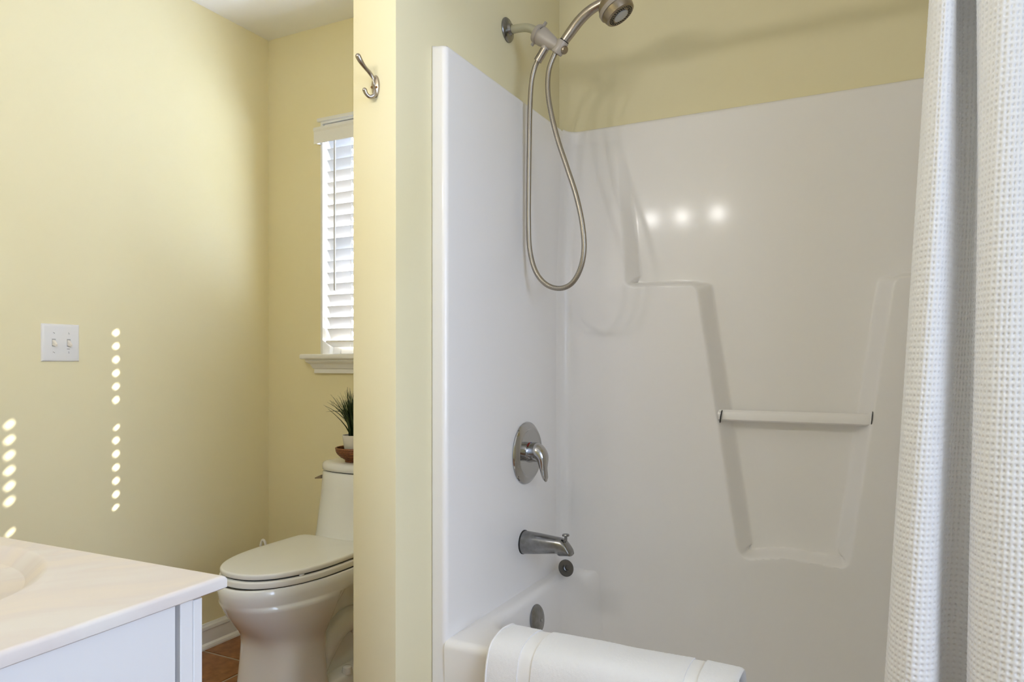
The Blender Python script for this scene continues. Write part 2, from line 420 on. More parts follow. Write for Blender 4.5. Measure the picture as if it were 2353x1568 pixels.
br.data.transform(Matrix.Translation((0, BY, 1.163)) @ Matrix.Rotation(math.radians(-24), 4, 'X') @ Matrix.Translation((0, -BY, -1.163)))
for c in CORDS:
    for dy in (-.0125, .0135):
        tube('ladder_cord', [(c, BY + dy, 1.15), (c, BY + dy, 1.99)], .0009, 'cord', blind, seg=6, n=4)
    tube('lift_cord', [(c, BY, 1.15), (c, BY, 1.99)], .0009, 'cord', blind, seg=6, n=4)
wt, wb = aty(769, 316, YB - .018), aty(769, 668, YB - .018)
wd = tube('tilt_wand', [wb, wt], .0042, 'wand', blind, seg=6, n=6)
tube('hook', [wt, wt + Vector((0, .006, .012)), wt + Vector((0, .02, .016))], .0012, 'chrome', wd, seg=8)

# ------------------------------------------------------------------ tub and shower unit (one moulding)
EX, TY0, TOPZ, RIM = -0.909, 1.440, 1.847, 0.430
YF, YR = 2.135, 2.187        # front face of the back panel's blocks, its recessed face
XE = 0.575                   # far end of the tub
unit = thing('tub_shower_unit', 'white moulded one-piece bathtub with glossy shower surround', 'bathtub', (0.5 * (EX + XE), TY0, 0))
def poly_round(pts, rad, k=8):
    res = []; n_ = len(pts)
    for i in range(n_):
        p, a, b = Vector(pts[i]), Vector(pts[i - 1]), Vector(pts[(i + 1) % n_])
        r = rad[i]
        if r <= 0: res.append(tuple(p)); continue
        u, v = (a - p).normalized(), (b - p).normalized()
        half = math.acos(max(-1, min(1, u.dot(v)))) / 2
        t = r / math.tan(half); s, e = p + u * t, p + v * t
        for q in range(k + 1):
            f_ = q / k; res.append(tuple((s * (1 - f_) + p * f_) * (1 - f_) + (p * (1 - f_) + e * f_) * f_))
    return res
def q2(px, py): p = aty(px, py, YF); return (p.x, p.z)
A_, B_, C_, D_, E_, F_ = q2(1404, 300), q2(1442, 655), q2(1603, 651), q2(1702, 1284), q2(1946, 1304), q2(2050, 634)
mid = q2(1800, 1279); m2 = q2(1755, 1280); m3 = q2(1880, 1292)
outl = [(A_[0] - .02, 2.2), A_, B_, C_, D_, m2, mid, m3, E_, F_, (1.2, F_[1]), (1.2, 2.2)]
rads = [0, 0, .022, .030, .035, 0, 0, 0, .026, .030, 0, 0]
outl = np.array(poly_round(outl, rads))
nx, nz = 400, 460
GX = np.linspace(EX, XE, nx); GZ = np.linspace(.12, TOPZ, nz)
XX, ZZ = np.meshgrid(GX, GZ, indexing='ij')
dist = np.full(XX.shape, 9.0); ins = np.zeros(XX.shape, bool)
for i in range(len(outl)):
    ax_, az_ = outl[i]; bx_, bz_ = outl[(i + 1) % len(outl)]
    ex, ez = bx_ - ax_, bz_ - az_; L2 = ex * ex + ez * ez
    if L2 < 1e-14: continue
    t = np.clip(((XX - ax_) * ex + (ZZ - az_) * ez) / L2, 0, 1)
    dist = np.minimum(dist, np.hypot(XX - ax_ - t * ex, ZZ - az_ - t * ez))
    if abs(ez) > 1e-12:
        cr = ((az_ > ZZ) != (bz_ > ZZ)) & (XX < ex * (ZZ - az_) / ez + ax_); ins ^= cr
sdn = np.where(ins, dist, -dist)
Wd = .034
g0_, g1_ = np.gradient(sdn, GX, GZ); k_ = np.clip((np.abs(g1_) / np.maximum(np.hypot(g0_, g1_), 1e-6) - .35) / .55, 0, 1); k_ = k_ * k_ * (3 - 2 * k_)
Wd = .034 * (1 - k_) + .014 * k_                # ledges are steeper than the sides
s_ = (sdn + .004) / Wd; S = np.mean([np.clip(s_ + d_, 0, 1) for d_ in np.linspace(-.16, .16, 9)], axis=0)
gz = np.clip((1.80 - ZZ) / (1.80 - B_[1]), 0, 1); gz = gz ** 0.9
left = XX < C_[0]
gz = np.where(ZZ < B_[1], 1.0, gz)
YY = YR - (YR - YF) * gz * (1 - S)
YY = YY - .050 * (np.maximum(0, .47 - ZZ) / .37) ** 1.7     # leans into the basin below the rim
r_ = .042; dx = np.clip(XX - EX, 0, r_); YY = YY - (r_ - np.sqrt(np.maximum(r_ * r_ - (r_ - dx) ** 2, 0)))
dx = np.clip(XE - XX, 0, r_); YY = YY - (r_ - np.sqrt(np.maximum(r_ * r_ - (r_ - dx) ** 2, 0)))
top = np.clip((ZZ - (TOPZ - .010)) / .010, 0, 1); YY = YY + .008 * (1 - np.sqrt(np.maximum(1 - top * top, 0)))
V = np.stack([XX, YY, ZZ], -1).reshape(-1, 3)
I = np.arange(nx * nz).reshape(nx, nz)
F = np.stack([I[:-1, :-1], I[1:, :-1], I[1:, 1:], I[:-1, 1:]], -1).reshape(-1, 4)
# close the panel: a back skin at the wall
nb = len(V)
ring = list(I[:, 0]) + list(I[-1, 1:]) + list(I[-2::-1, -1]) + list(I[0, -2:0:-1])
V2 = [tuple(p) for p in V] + [(V[i][0], YB - .002, V[i][2]) for i in ring]
F2 = [tuple(int(q) for q in f) for f in F]
for k in range(len(ring)):
    k2 = (k + 1) % len(ring); F2.append((int(ring[k2]), int(ring[k]), nb + k, nb + k2))
F2.append(tuple(nb + k for k in range(len(ring))))
me = bpy.data.meshes.new('back_panel'); me.from_pydata(V2, [], F2); fin(me, True, 50); link('back_panel', me, 'gel', unit)
# end panels
def end_panel(x_in, x_wall):
    s = 1 if x_in > x_wall else -1
    r = .014; rt = .012; rings = []
    pl = []                                   # plan outline, from the wall round the front edge to the back corner
    pl.append((x_wall + s * .002, TY0))
    for k in range(9):
        a = math.pi / 2 * k / 8; pl.append((x_in - s * r + s * r * math.sin(a), TY0 + r - r * math.cos(a)))
    pl += [(x_in, TY0 + .2), (x_in, YR - .045), (x_in, YB - .002), (x_wall + s * .002, YB - .002)]
    for z, inset in [(0.0, 0)] + [(TOPZ - rt + rt * math.sin(math.pi / 2 * k / 6), rt - rt * math.cos(math.pi / 2 * k / 6)) for k in range(7)]:
        rings.append([Vector((max(x, x_wall + s * .002) if s < 0 and False else (x - s * inset if abs(x - x_wall) > .004 else x), y + (inset if y < TY0 + r and abs(x - x_wall) > .004 else 0), z)) for x, y in pl])
    return loft('end_panel', rings, 'gel', unit, angle=35)
end_panel(EX, XP1); end_panel(XE, XR)
# tub: apron, rolled rim, deck and basin as one surface
NB = 160
def rrect(x0, x1, y0, y1, rl, rr, z):
    """Rounded rectangle sampled evenly by corner arcs and sides; rl/rr radii at the left and right ends."""
    P_ = []
    def arc(cx_, cy_, r, a0): return [(cx_ + r * math.cos(a0 + math.pi / 2 * k / 19), cy_ + r * math.sin(a0 + math.pi / 2 * k / 19)) for k in range(20)]
    def side(a, b): return [(a[0] + (b[0] - a[0]) * k / 21, a[1] + (b[1] - a[1]) * k / 21) for k in range(1, 21)]
    c1 = arc(x0 + rl, y0 + rl, rl, math.pi); c2 = arc(x1 - rr, y0 + rr, rr, 1.5 * math.pi); c3 = arc(x1 - rr, y1 - rr, rr, 0); c4 = arc(x0 + rl, y1 - rl, rl, .5 * math.pi)
    P_ = c1 + side(c1[-1], c2[0]) + c2 + side(c2[-1], c3[0]) + c3 + side(c3[-1], c4[0]) + c4 + side(c4[-1], c1[0])
    return [Vector((x, y, z)) for x, y in P_]
ox0, ox1, oy0, oy1 = EX - .006, XE + .006, TY0 - .004, YF + .035
rings = [rrect(ox0, ox1, oy0 + .012, oy1, .004, .004, 0.0)]
rings.append(rrect(ox0, ox1, oy0 + .006, oy1, .004, .004, .20))
for k in range(8):
    a = math.pi / 2 * k / 7; e = .020 * (1 - math.cos(a))
    rings.append(rrect(ox0, ox1, oy0 + e, oy1, .004 + e * .3, .004 + e * .3, RIM - .020 + .020 * math.sin(a)))
ix0, ix1, iy0, iy1 = -0.866, .500, 1.548, 2.1395
def basin(inset, z, rl, rr, ex_l=0, ex_r=0, ex_f=0, ex_b=0):
    return rrect(ix0 + inset + ex_l, ix1 - inset - ex_r, iy0 + inset + ex_f, iy1 - .050 * (max(0, .47 - z) / .37) ** 1.7, rl, rr, z)
rings.append(basin(-.022, RIM, .125, .16))
for k in range(1, 9):
    a = math.pi / 2 * k / 8; rings.append(basin(-.022 + .022 * math.sin(a), RIM - .022 + .022 * math.cos(a), .12, .16))
for z, e in ((.375, .002), (.36, .004), (.28, .014), (.20, .030), (.14, .050), (.10, .078), (.082, .115), (.078, .17)):
    rings.append(basin(0, z, .12, .17, e, e * 2.2, e, max(0, e - .004) * .9))
tub = loft('tub', rings, 'gel', unit, cap0=True, cap1=True, angle=60)
# moulded towel bar across the recess
b0, b1 = aty(1653, 957, YF + .016), aty(2010, 962, YF + .016)
bz = 0.5 * (b0.z + b1.z); bh, bd = .0158, .012
sec = [(-bd, -bh * .75), (-bd, bh * .35), (-bd * .72, bh * .72), (-bd * .35, bh), (bd * .6, bh), (bd, bh * .6), (bd, -bh * .6), (bd * .6, -bh), (-bd * .6, -bh)]
bar = loft('towel_bar', [[Vector((x, YF + .016 + dy, bz + dz)) for dy, dz in sec] for x in (b0.x - .004, b1.x + .004)], 'gel', unit, angle=30)
for px_, sg in ((1657, 1), (2003.5, -1)):
    c_ = aty(px_, 957.5 if sg > 0 else 961, YF + .006)
    lathe('bar_end_shade', [(.0, -.0010), (.0185, -.0010), (.0190, .0), (.0190, .0008), (.0, .0008)], c_, (sg, 0, -.16 * sg if sg > 0 else .10), 'gap', bar, seg=28, squash=.55)  # dark disc painted in as the shade where bar meets moulding

# ------------------------------------------------------------------ plumbing on the end panel
SY = 1.834                                        # plane of the shower arm
def sp(px, py, dy=0.0): return aty(px, py, SY + dy)
flg = atx(1165, 69.5, XP1)
shower = thing('handheld_shower', 'brushed nickel handheld shower with looping braided hose on the end wall', 'shower', (XP1, SY, flg.z))
lathe('wall_flange', [(.0, .0), (.0345, .0), (.0345, .003), (.032, .006), (.018, .010), (.0145, .017), (.0, .017)], flg, (1, 0, 0), 'worn_chrome', shower, seg=40)
tube('shower_arm', [flg + Vector((.002, 0, 0)), sp(1176, 68), sp(1195, 64.5), sp(1212, 64), sp(1226, 69), sp(1240, 81)], .0118, 'armplastic', shower, seg=20, n=40)
ba, bb = sp(1236, 78), sp(1289, 112)
axv = (bb - ba); bl = axv.length; axv.normalize()
brk = lathe('bracket', [(.0, -.006), (.020, -.006), (.0265, -.003), (.0275, .002), (.0268, .008), (.0235, .010), (.0232, .014), (.0265, .015), (.0262, .020), (.0235, .030), (.019, bl * .62), (.0155, bl * .78), (.0145, bl * .9), (.0, bl * .92)],
            ba, axv, 'greyplastic', shower, seg=36, angle=30)
upn = Vector((axv.z * -1, 0, axv.x))
if upn.z < 0: upn = -upn
t0 = ba + axv * .003 + upn * .026
tube('tab', [t0 - upn * .006, t0 + upn * .012], [(.008, .004), (.006, .0035)], 'greyplastic', brk, seg=12, up=axv)
t1 = ba + axv * .003 - upn * .026
tube('tab', [t1 + upn * .006, t1 - upn * .009], [(.008, .004), (.006, .0035)], 'greyplastic', brk, seg=12, up=axv)
tube('printed_ring', [ba + axv * .0120 + (upn * math.cos(a) + Vector((0, -1, 0)) * math.sin(a)) * .0236 for a in (.25, .45, .65, .85, 1.05)], .0012, 'blackrub', brk, seg=8)
# side port, swivel nut and hose
tube('hose_port', [sp(1262, 92), sp(1256, 104), sp(1251, 114)], [.014, .0125, .0115], 'greyplastic', brk, seg=20)
tube('swivel_nut', [sp(1252.5, 112), sp(1235, 141)], [.0115, .0115], 'nickel', shower, seg=24)
hp = [(1238, 136), (1229, 155), (1221, 192), (1217.5, 260), (1216, 340), (1215, 420), (1214.5, 500), (1217, 570), (1230, 622), (1254, 653), (1284, 663), (1312, 653), (1332, 622), (1342, 575), (1338, 515), (1324, 450), (1303, 385), (1282, 322), (1267, 262), (1259, 210), (1261, 163), (1273, 128), (1283, 110)]
tube('hose', [sp(x, y, .010 * math.sin(i * .28)) for i, (x, y) in enumerate(hp)], .0072, 'hose', shower, seg=16, n=220, uv=True)
# clamp that holds the handle
hd = (sp(1302, 88) - sp(1284, 118)).normalized()
cl = sp(1286.5, 109)
lathe('handle_clamp', [(.0, -.019), (.0150, -.019), (.0165, -.016), (.0165, .015), (.0155, .018), (.0, .018)], cl, hd, 'greyplastic', shower, seg=28)
lathe('clamp_button', [(.0, -.004), (.0120, -.004), (.0120, .0), (.010, .004), (.0, .005)], cl + Vector((.014, .0, -.010)), (1, -.25, -.55), 'dark_nickel', shower, seg=24)
hpts = [sp(1284, 117), sp(1289, 107), sp(1297, 94), sp(1312, 73), sp(1332, 47), sp(1356, 24), sp(1384, 7), sp(1404, -1)]
hnd = tube('shower_handle', hpts, [.0118, .0122, .0130, .0142, .0144, .0136, .0124, .0120], 'nickel', shower, seg=24, n=60)
tube('collar_groove', [sp(1296, 95.5), sp(1297.2, 93.6)], [.0136, .0136], 'blackrub', hnd, seg=24, n=3)
TC = -(FW)                                         # towards the camera
nv = (TC * .14 + RT * .50 + Vector((0, 0, -.86))).normalized()
fc = sp(1427, 36.5)
hd_prof = [(.0, -.062), (.020, -.061), (.034, -.056), (.0415, -.047), (.0445, -.038), (.0450, -.034), (.0470, -.034), (.0475, -.031), (.0475, -.024), (.0465, -.0215), (.0450, -.0212), (.0445, -.018), (.0430, -.010), (.0410, -.003), (.0375, .0), (.0360, -.0012), (.0, -.0012)]
head = lathe('shower_head', hd_prof, fc, nv, 'dark_nickel', shower, seg=56, angle=24)
lathe('trim_ring', [(.0462, -.0338), (.0478, -.0332), (.0480, -.0275), (.0478, -.0222), (.0462, -.0216)], fc, nv, 'greyplastic', head, seg=56)
lathe('spray_disc', [(.0, -.0012), (.0200, -.0012), (.0205, .0012), (.0185, .0022), (.010, .0018), (.0, .0026)], fc, nv, mat('clear_grey_disc', (.42, .42, .41), .35), head, seg=40)
nz_ = bmesh.new(); rng = random.Random(3)
uu = nv.orthogonal().normalized(); vv = nv.cross(uu)
for rr_, cnt, ph in ((.0245, 24, 0), (.0282, 28, .1), (.0325, 32, .05)):
    for k in range(cnt):
        if int(k * 12 / cnt) % 3 == 2 and rr_ < .027: continue
        a = 2 * math.pi * k / cnt + ph
        c = fc + uu * (rr_ * math.cos(a)) + vv * (rr_ * math.sin(a)) + nv * -.0006
        mtx = Matrix.Translation(c) @ nv.to_track_quat('Z', 'Y').to_matrix().to_4x4()
        bmesh.ops.create_cone(nz_, cap_ends=True, segments=8, radius1=.0013, radius2=.0011, depth=.0026, matrix=mtx)
bmobj('nozzles', nz_, 'blackrub', head)['kind'] = 'stuff'

# mixer valve
vc = atx(1209, 1041, EX)
valve = thing('shower_valve', 'round chrome shower valve with a single lever handle', 'faucet', (EX, vc.y, vc.z))
lathe('escutcheon', [(.0, .0), (.090, .0), (.0905, .003), (.0890, .0060), (.0850, .0095), (.0755, .0160), (.0735, .0166), (.0710, .0158), (.0680, .0142), (.035, .0132), (.0, .0130)], vc, (1, 0, 0), 'chrome', valve, seg=72, angle=22)
esc_ref = vc + Vector((.0195, 0, 0))
hubp = vc + Vector((.0125, 0, -.001))
def arc_strip(name, r, a0, a1, m, parent):
    pts = [hubp + Vector((.0016, r * math.sin(a0 + (a1 - a0) * k / 12), r * math.cos(a0 + (a1 - a0) * k / 12))) for k in range(13)]
    return tube(name, pts, .0008, m, parent, seg=8, n=26)
lathe('hub', [(.0, .0), (.0265, .0), (.0255, .006), (.0235, .012), (.0230, .030), (.0, .031)], hubp, (1, 0, 0), 'chrome', valve, seg=40)
arc_strip('hot_mark', .0315, -.75, -.08, 'red', valve); arc_strip('cold_mark', .0315, .08, .95, 'blue', valve)
def vp(px, py, dy=0): return aty(px, py, vc.y + dy)
tube('lever_handle', [vp(1214, 1042), vp(1224, 1039), vp(1236, 1040, -.002), vp(1246, 1052, -.004), vp(1249, 1076, -.006), vp(1253, 1099, -.006), vp(1254, 1104, -.006)],
     [(.0250, .0250), (.0270, .0270), (.0260, .0250), (.022, .0175), (.0150, .0100), (.0118, .0064), (.0070, .0030)], 'chrome', valve, seg=28, n=48, rnd=True)

# tub spout
spc = atx(1203, 1246, EX)
spout = thing('tub_spout', 'satin chrome tub spout with a diverter knob on top', 'faucet', (EX, spc.y, spc.z))
def tp(px, py): return aty(px, py, spc.y)
lathe('wall_ring', [(.0, .0), (.0345, .0), (.0345, .003), (.0325, .004), (.0, .004)], spc, (1, 0, 0), 'blackrub', spout, seg=36)
L_ = tp(1313, 1270).x - EX
rings = []
N_ = 40
for i in range(41):
    t = i / 40; x = EX + .002 + L_ * t
    topz = spc.z + .0330 - .011 * t - (.034 * max(0, (t - .76) / .24) ** 2.2)
    botz = spc.z - .0335 + .019 * t
    if t > .72: botz -= .007 * min(1, ((t - .72) / .04))
    hwid = .033 - .013 * t
    if t > .97: hwid *= 1 - .25 * ((t - .97) / .03) ** 2
    cz, hz = .5 * (topz + botz), .5 * (topz - botz)
    rg = []
    for k in range(N_):
        a = 2 * math.pi * k / N_; c_, s2 = math.cos(a), math.sin(a); e = .78 if t > .25 else 1 - .22 * t / .25
        rg.append(Vector((x, spc.y + hwid * math.copysign(abs(c_) ** e, c_), cz + hz * math.copysign(abs(s2) ** e, s2))))
    rings.append(rg)
body = loft('spout_body', rings, 'worn_chrome', spout, angle=40)
kx = tp(1300, 1240).x
lathe('diverter_knob', [(.0, .0), (.0042, .0), (.0042, .014), (.010, .0155), (.0105, .018), (.009, .0205), (.0, .0215)], (kx, spc.y, spc.z + .0165), (0, 0, 1), 'worn_chrome', spout, seg=24)

# overflow plate on the basin's end wall, stopper on the ledge
ovx = ix0 + .006
ov = atx(1233, 1423, ovx); ovn = Vector((1, 0, .16)).normalized()
op = thing('overflow_plate', 'round chrome overflow plate on the tub end', 'drain cover', (ovx, ov.y, ov.z))
lathe('cover', [(.0, -.004), (.0385, -.004), (.0405, .0), (.040, .004), (.036, .0075), (.022, .0105), (.0, .0115)], ov, ovn, 'worn_chrome', op, seg=44)
lathe('screw', [(.0, .0), (.0045, .0), (.0045, .002), (.003, .003), (.0, .003)], ov + ovn * .0108 + Vector((0, .008, -.006)), ovn, 'chrome', op, seg=16)
lathe('notch', [(.0, -.003), (.010, -.003), (.010, .003), (.0, .003)], ov + Vector((.001, -.016, -.0335)), ovn, 'gap', op, seg=16)
stn = (TC * .80 + RT * .42 + Vector((0, 0, .40))).normalized()
st = atz(1301, 1306, RIM + .0240)
stop = thing('drain_stopper', 'small dark metal tub stopper leaning in the corner of the tub ledge', 'stopper', (st.x, st.y, RIM))
lathe('disc', [(.0, -.003), (.0245, -.003), (.0262, -.0015), (.0262, .0), (.0245, .0016), (.0, .0018)], st, stn, 'stopper', stop, seg=36)
lathe('knob', [(.0, .0), (.0115, .0), (.0115, .004), (.0085, .005), (.0085, .011), (.0078, .013), (.0, .0135)], st + stn * .0015, stn, 'stopper', stop, seg=28)
lathe('stem', [(.0, .0), (.008, .0), (.008, -.014), (.0055, -.015), (.0055, -.022), (.0, -.022)], st - stn * .003, stn, 'gap', stop, seg=20)

# ------------------------------------------------------------------ towel over the rim
tx0, tx1 = -.787, -.243
tw = thing('bath_towel', 'folded white bath towel draped over the tub rim', 'towel', (.5 * (tx0 + tx1), TY0, RIM))
# centre line of the cloth stack in (y, z), from inside the basin, over the rim, down the apron
cl_ = spline([(1.573, .30, 0), (1.566, .36, 0), (1.557, .415, 0), (1.538, .446, 0), (1.500, .452, 0), (1.460, .450, 0), (1.430, .436, 0), (1.4155, .40, 0), (1.409, .34, 0), (1.405, .25, 0), (1.403, .12, 0)], 220)[:, :2]
ncl = len(cl_); dv = np.gradient(cl_, axis=0); dv /= np.linalg.norm(dv, axis=1)[:, None]
nr = np.stack([-dv[:, 1], dv[:, 0]], 1)           # one side of the cloth
if nr[ncl // 2][1] < 0: nr = -nr
TH = .020
bands = [(-.705, -.672), (-.345, -.318)]
def towel_rows(xs_, m_name, name, off):
    V, F = [], []; rng = np.random.RandomState(5); m_ = len(xs_); nsec = 2 * ncl
    for x in xs_:
        e = min((x - tx0), (tx1 - x)); rnd = math.sqrt(max(0, 1 - (1 - min(1, max(0, e) / .012)) ** 2)) * .5 + .5
        wav = .0006 * math.sin(x * 31) + .0004 * math.sin(x * 57 + 1)
        for j in range(ncl):
            h = TH / 2 * rnd + off + wav * (.4 + .6 * j / ncl) + .0006 * math.sin(j * .143 + x * 22) + (rng.normal(0, .00022) if off == 0 else 0)
            p = cl_[j] + nr[j] * h; V.append((x, p[0], p[1]))
        for j in range(ncl - 1, -1, -1):
            p = cl_[j] - nr[j] * (TH / 2 * rnd - .0102); V.append((x, p[0], p[1]))
    for i in range(m_ - 1):
        for j in range(nsec):
            F.append((i * nsec + j, (i + 1) * nsec + j, (i + 1) * nsec + (j + 1) % nsec, i * nsec + (j + 1) % nsec))
    for b_ in (0, (m_ - 1) * nsec):
        for j in range(ncl - 1): F.append((b_ + j, b_ + j + 1, b_ + nsec - 2 - j, b_ + nsec - 1 - j))
    return mesh(name, V, F, m_name, tw, True, 60)
def seg_x(a, b, n_): return [a + (b - a) * k / n_ for k in range(n_ + 1)]
cuts = [tx0] + [q for b in bands for q in b] + [tx1]
towel_rows(seg_x(tx0, bands[0][0], 36), 'towel', 'terry_end', .0)
towel_rows(seg_x(*bands[0], 6), 'towelband', 'woven_band', -.0028)
towel_rows(seg_x(bands[0][1], bands[1][0], 140), 'towel', 'terry_middle', .0)
towel_rows(seg_x(*bands[1], 6), 'towelband', 'woven_band', -.0028)
towel_rows(seg_x(bands[1][1], tx1, 32), 'towel', 'terry_end', .0)
# rolled layers seen at the right end
for r0, ln in ((.0125, 1.0), (.0078, .8), (.0035, .6)):
    pts = []
    for k in range(24):
        a = 2 * math.pi * k / 23 * .94 + .5
        pts.append((tx1 + .0015, 1.446 + r0 * .9 * math.cos(a), .4525 + r0 * .9 * math.sin(a)))
    tube('rolled_layer', pts, .0019, 'towel', tw, seg=8, n=40)
tube('edge_hem', [(tx0 + .006, p[0] + q[0] * .0108, p[1] + q[1] * .0108) for p, q in list(zip(cl_, nr))[::14]], .0022, 'towelband', tw, seg=8, n=60)

# ------------------------------------------------------------------ shower curtain and rod
RODY, RODZ = 1.362, 1.995
rod = thing('curtain_rod', 'straight metal shower curtain rod above the tub front', 'curtain rod', (XP1, RODY, RODZ))
tube('pole', [(XP1 + .002, RODY, RODZ), (XR - .002, RODY, RODZ)], .0127, 'chrome', rod, seg=20, n=4)
for x, s in ((XP1 + .001, 1), (XR - .001, -1)):
    lathe('end_flange', [(.0, .0), (.028, .0), (.027, .008), (.018, .014), (.0, .014)], (x, RODY, RODZ), (s, 0, 0), 'chrome', rod, seg=28)
def cur_pts(lst): return [(aty(px, 832, y).x, y, 0) for px, y in lst]
ctop = cur_pts([(2134, 1.385), (2146, 1.355), (2172, 1.338), (2194, 1.350), (2199, 1.378), (2200, 1.400), (2216, 1.416), (2236, 1.418), (2252, 1.404), (2250, 1.382), (2246, 1.362), (2258, 1.330), (2300, 1.302), (2350, 1.300), (2392, 1.325), (2402, 1.370), (2420, 1.402), (2452, 1.396), (2470, 1.350), (2510, 1.305), (2560, 1.31), (2590, 1.37), (2630, 1.395), (2680, 1.33), (2740, 1.31)])
cbot = cur_pts([(2034, 1.402), (2048, 1.360), (2092, 1.326), (2146, 1.335), (2161, 1.368), (2160, 1.396), (2176, 1.416), (2204, 1.420), (2232, 1.408), (2236, 1.385), (2222, 1.358), (2240, 1.312), (2300, 1.278), (2370, 1.270), (2420, 1.305), (2436, 1.360), (2456, 1.402), (2492, 1.398), (2516, 1.35), (2560, 1.30), (2620, 1.31), (2650, 1.37), (2690, 1.395), (2730, 1.34), (2770, 1.32)])
CELL = .0098; SUB = 6
cb = spline(cbot, 900)[:, :2]; ct = spline(ctop, 900)[:, :2]
ln = np.concatenate([[0], np.cumsum(np.linalg.norm(np.diff(cb, axis=0), axis=1))]); arcL = ln[-1]
nu_ = int(arcL / CELL) * SUB + 1
tpar = np.interp(np.linspace(0, arcL, nu_), ln, np.arange(len(ln)))
cb = np.stack([np.interp(tpar, np.arange(900), cb[:, k]) for k in (0, 1)], 1); ct = np.stack([np.interp(tpar, np.arange(900), ct[:, k]) for k in (0, 1)], 1)
ZB, ZT = .30, RODZ - .012
nvv = int((ZT - ZB) / CELL) * SUB + 1
zz = np.linspace(ZB, ZT, nvv)
# the photo's bottom row is z ~ .55 and its top row z ~ 1.68 at the curtain
tt = np.clip((zz - .55) / (1.68 - .55), -.2, 1.25)
PX_ = cb[:, None, :] * (1 - tt)[None, :, None] + ct[:, None, :] * tt[None, :, None]
sw = .004 * np.sin(zz * 5.2 + 1.0)[None, :] * np.sin(np.linspace(0, 9, nu_))[:, None]
PX_[:, :, 0] += sw
dU = np.gradient(PX_, axis=0); dU /= np.linalg.norm(dU, axis=2)[:, :, None]
NX = np.stack([dU[:, :, 1], -dU[:, :, 0]], -1)    # towards the viewer
ui = np.arange(nu_) % SUB; vi = np.arange(nvv) % SUB
pf = np.array([0.0, .10, .72, 1.0, .72, .10]); prof_u, prof_v = pf[ui], pf[vi]
pit = prof_u[:, None] * prof_v[None, :]
hem = (np.arange(nu_) < 2 * SUB)[:, None] | (np.zeros(nvv, bool))[None, :]
jit = np.random.RandomState(2).normal(0, .00014, (nu_, nvv))
relief = -.0034 * pit * np.where(hem, .3, 1) + jit
PXd = PX_ + NX * relief[:, :, None]
V = np.zeros((nu_, nvv, 3)); V[:, :, 0] = PXd[:, :, 0]; V[:, :, 1] = PXd[:, :, 1]; V[:, :, 2] = zz[None, :]
I = np.arange(nu_ * nvv).reshape(nu_, nvv)
F = np.stack([I[:-1, :-1], I[1:, :-1], I[1:, 1:], I[:-1, 1:]], -1).reshape(-1, 4)
me = bpy.data.meshes.new('shower_curtain')
me.vertices.add(nu_ * nvv); me.vertices.foreach_set('co', V.reshape(-1).astype(np.float32))
me.loops.add(len(F) * 4); me.loops.foreach_set('vertex_index', F.reshape(-1).astype(np.int32))
me.polygons.add(len(F)); me.polygons.foreach_set('loop_start', np.arange(0, len(F) * 4, 4, dtype=np.int32))
me.update(calc_edges=True); me.polygons.foreach_set('use_smooth', np.ones(len(F), bool))
cur = link('shower_curtain', me, 'curtain'); tag(cur, 'white waffle weave shower curtain gathered in folds beside the tub', 'curtain')
sol = cur.modifiers.new('thickness', 'SOLIDIFY'); sol.thickness = .0012; sol.offset = 0; sol.show_viewport = True

# ------------------------------------------------------------------ robe hook on the partition end
hk = aty(856, 186, YP)
hook = thing('robe_hook', 'brushed nickel double robe hook on the wall end', 'hook', (hk.x, YP, hk.z))
def hp_(d, px, py): return aty(px, py, YP - d)
lathe('back_plate', [(.0, .0), (.0250, .0), (.0250, .0020), (.0225, .0045), (.012, .0060), (.0, .0065)], aty(864, 199, YP), (0, -1, 0), 'nickel', hook, seg=40, squash=.42)
tube('upper_prong', [aty(862, 205, YP - .0035), aty(862, 193, YP - .0045), aty(858.5, 181, YP - .0070), aty(850, 168, YP - .0170), aty(838, 154, YP - .0330), aty(828.5, 140, YP - .0450), aty(823, 129.5, YP - .0510)],
     [(.0010, .0010), (.0062, .0022), (.0060, .0036), (.0045, .0043), (.0042, .0044), (.0056, .0058), (.0062, .0064)], 'nickel', hook, seg=20, n=70, rnd=True)
tube('lower_prong', [aty(863, 196, YP - .0035), aty(863.5, 208, YP - .0045), aty(860, 219, YP - .0080), aty(850, 222.5, YP - .0160), aty(842, 216, YP - .0230), aty(838, 207, YP - .0265)],
     [(.0010, .0010), (.0060, .0022), (.0054, .0040), (.0043, .0043), (.0044, .0044), (.0053, .0053)], 'nickel', hook, seg=20, n=50, rnd=True)
for px in (854, 864.8):
    c = aty(px, 200.5, YP - .0058); lathe('screw', [(.0, -.002), (.0028, -.002), (.0028, .0004), (.0014, .0006), (.0, .0001)], c, (0, -1, 0), mat('brass_screw', (.28, .16, .08), .3, metal=1.0), hook, seg=14)

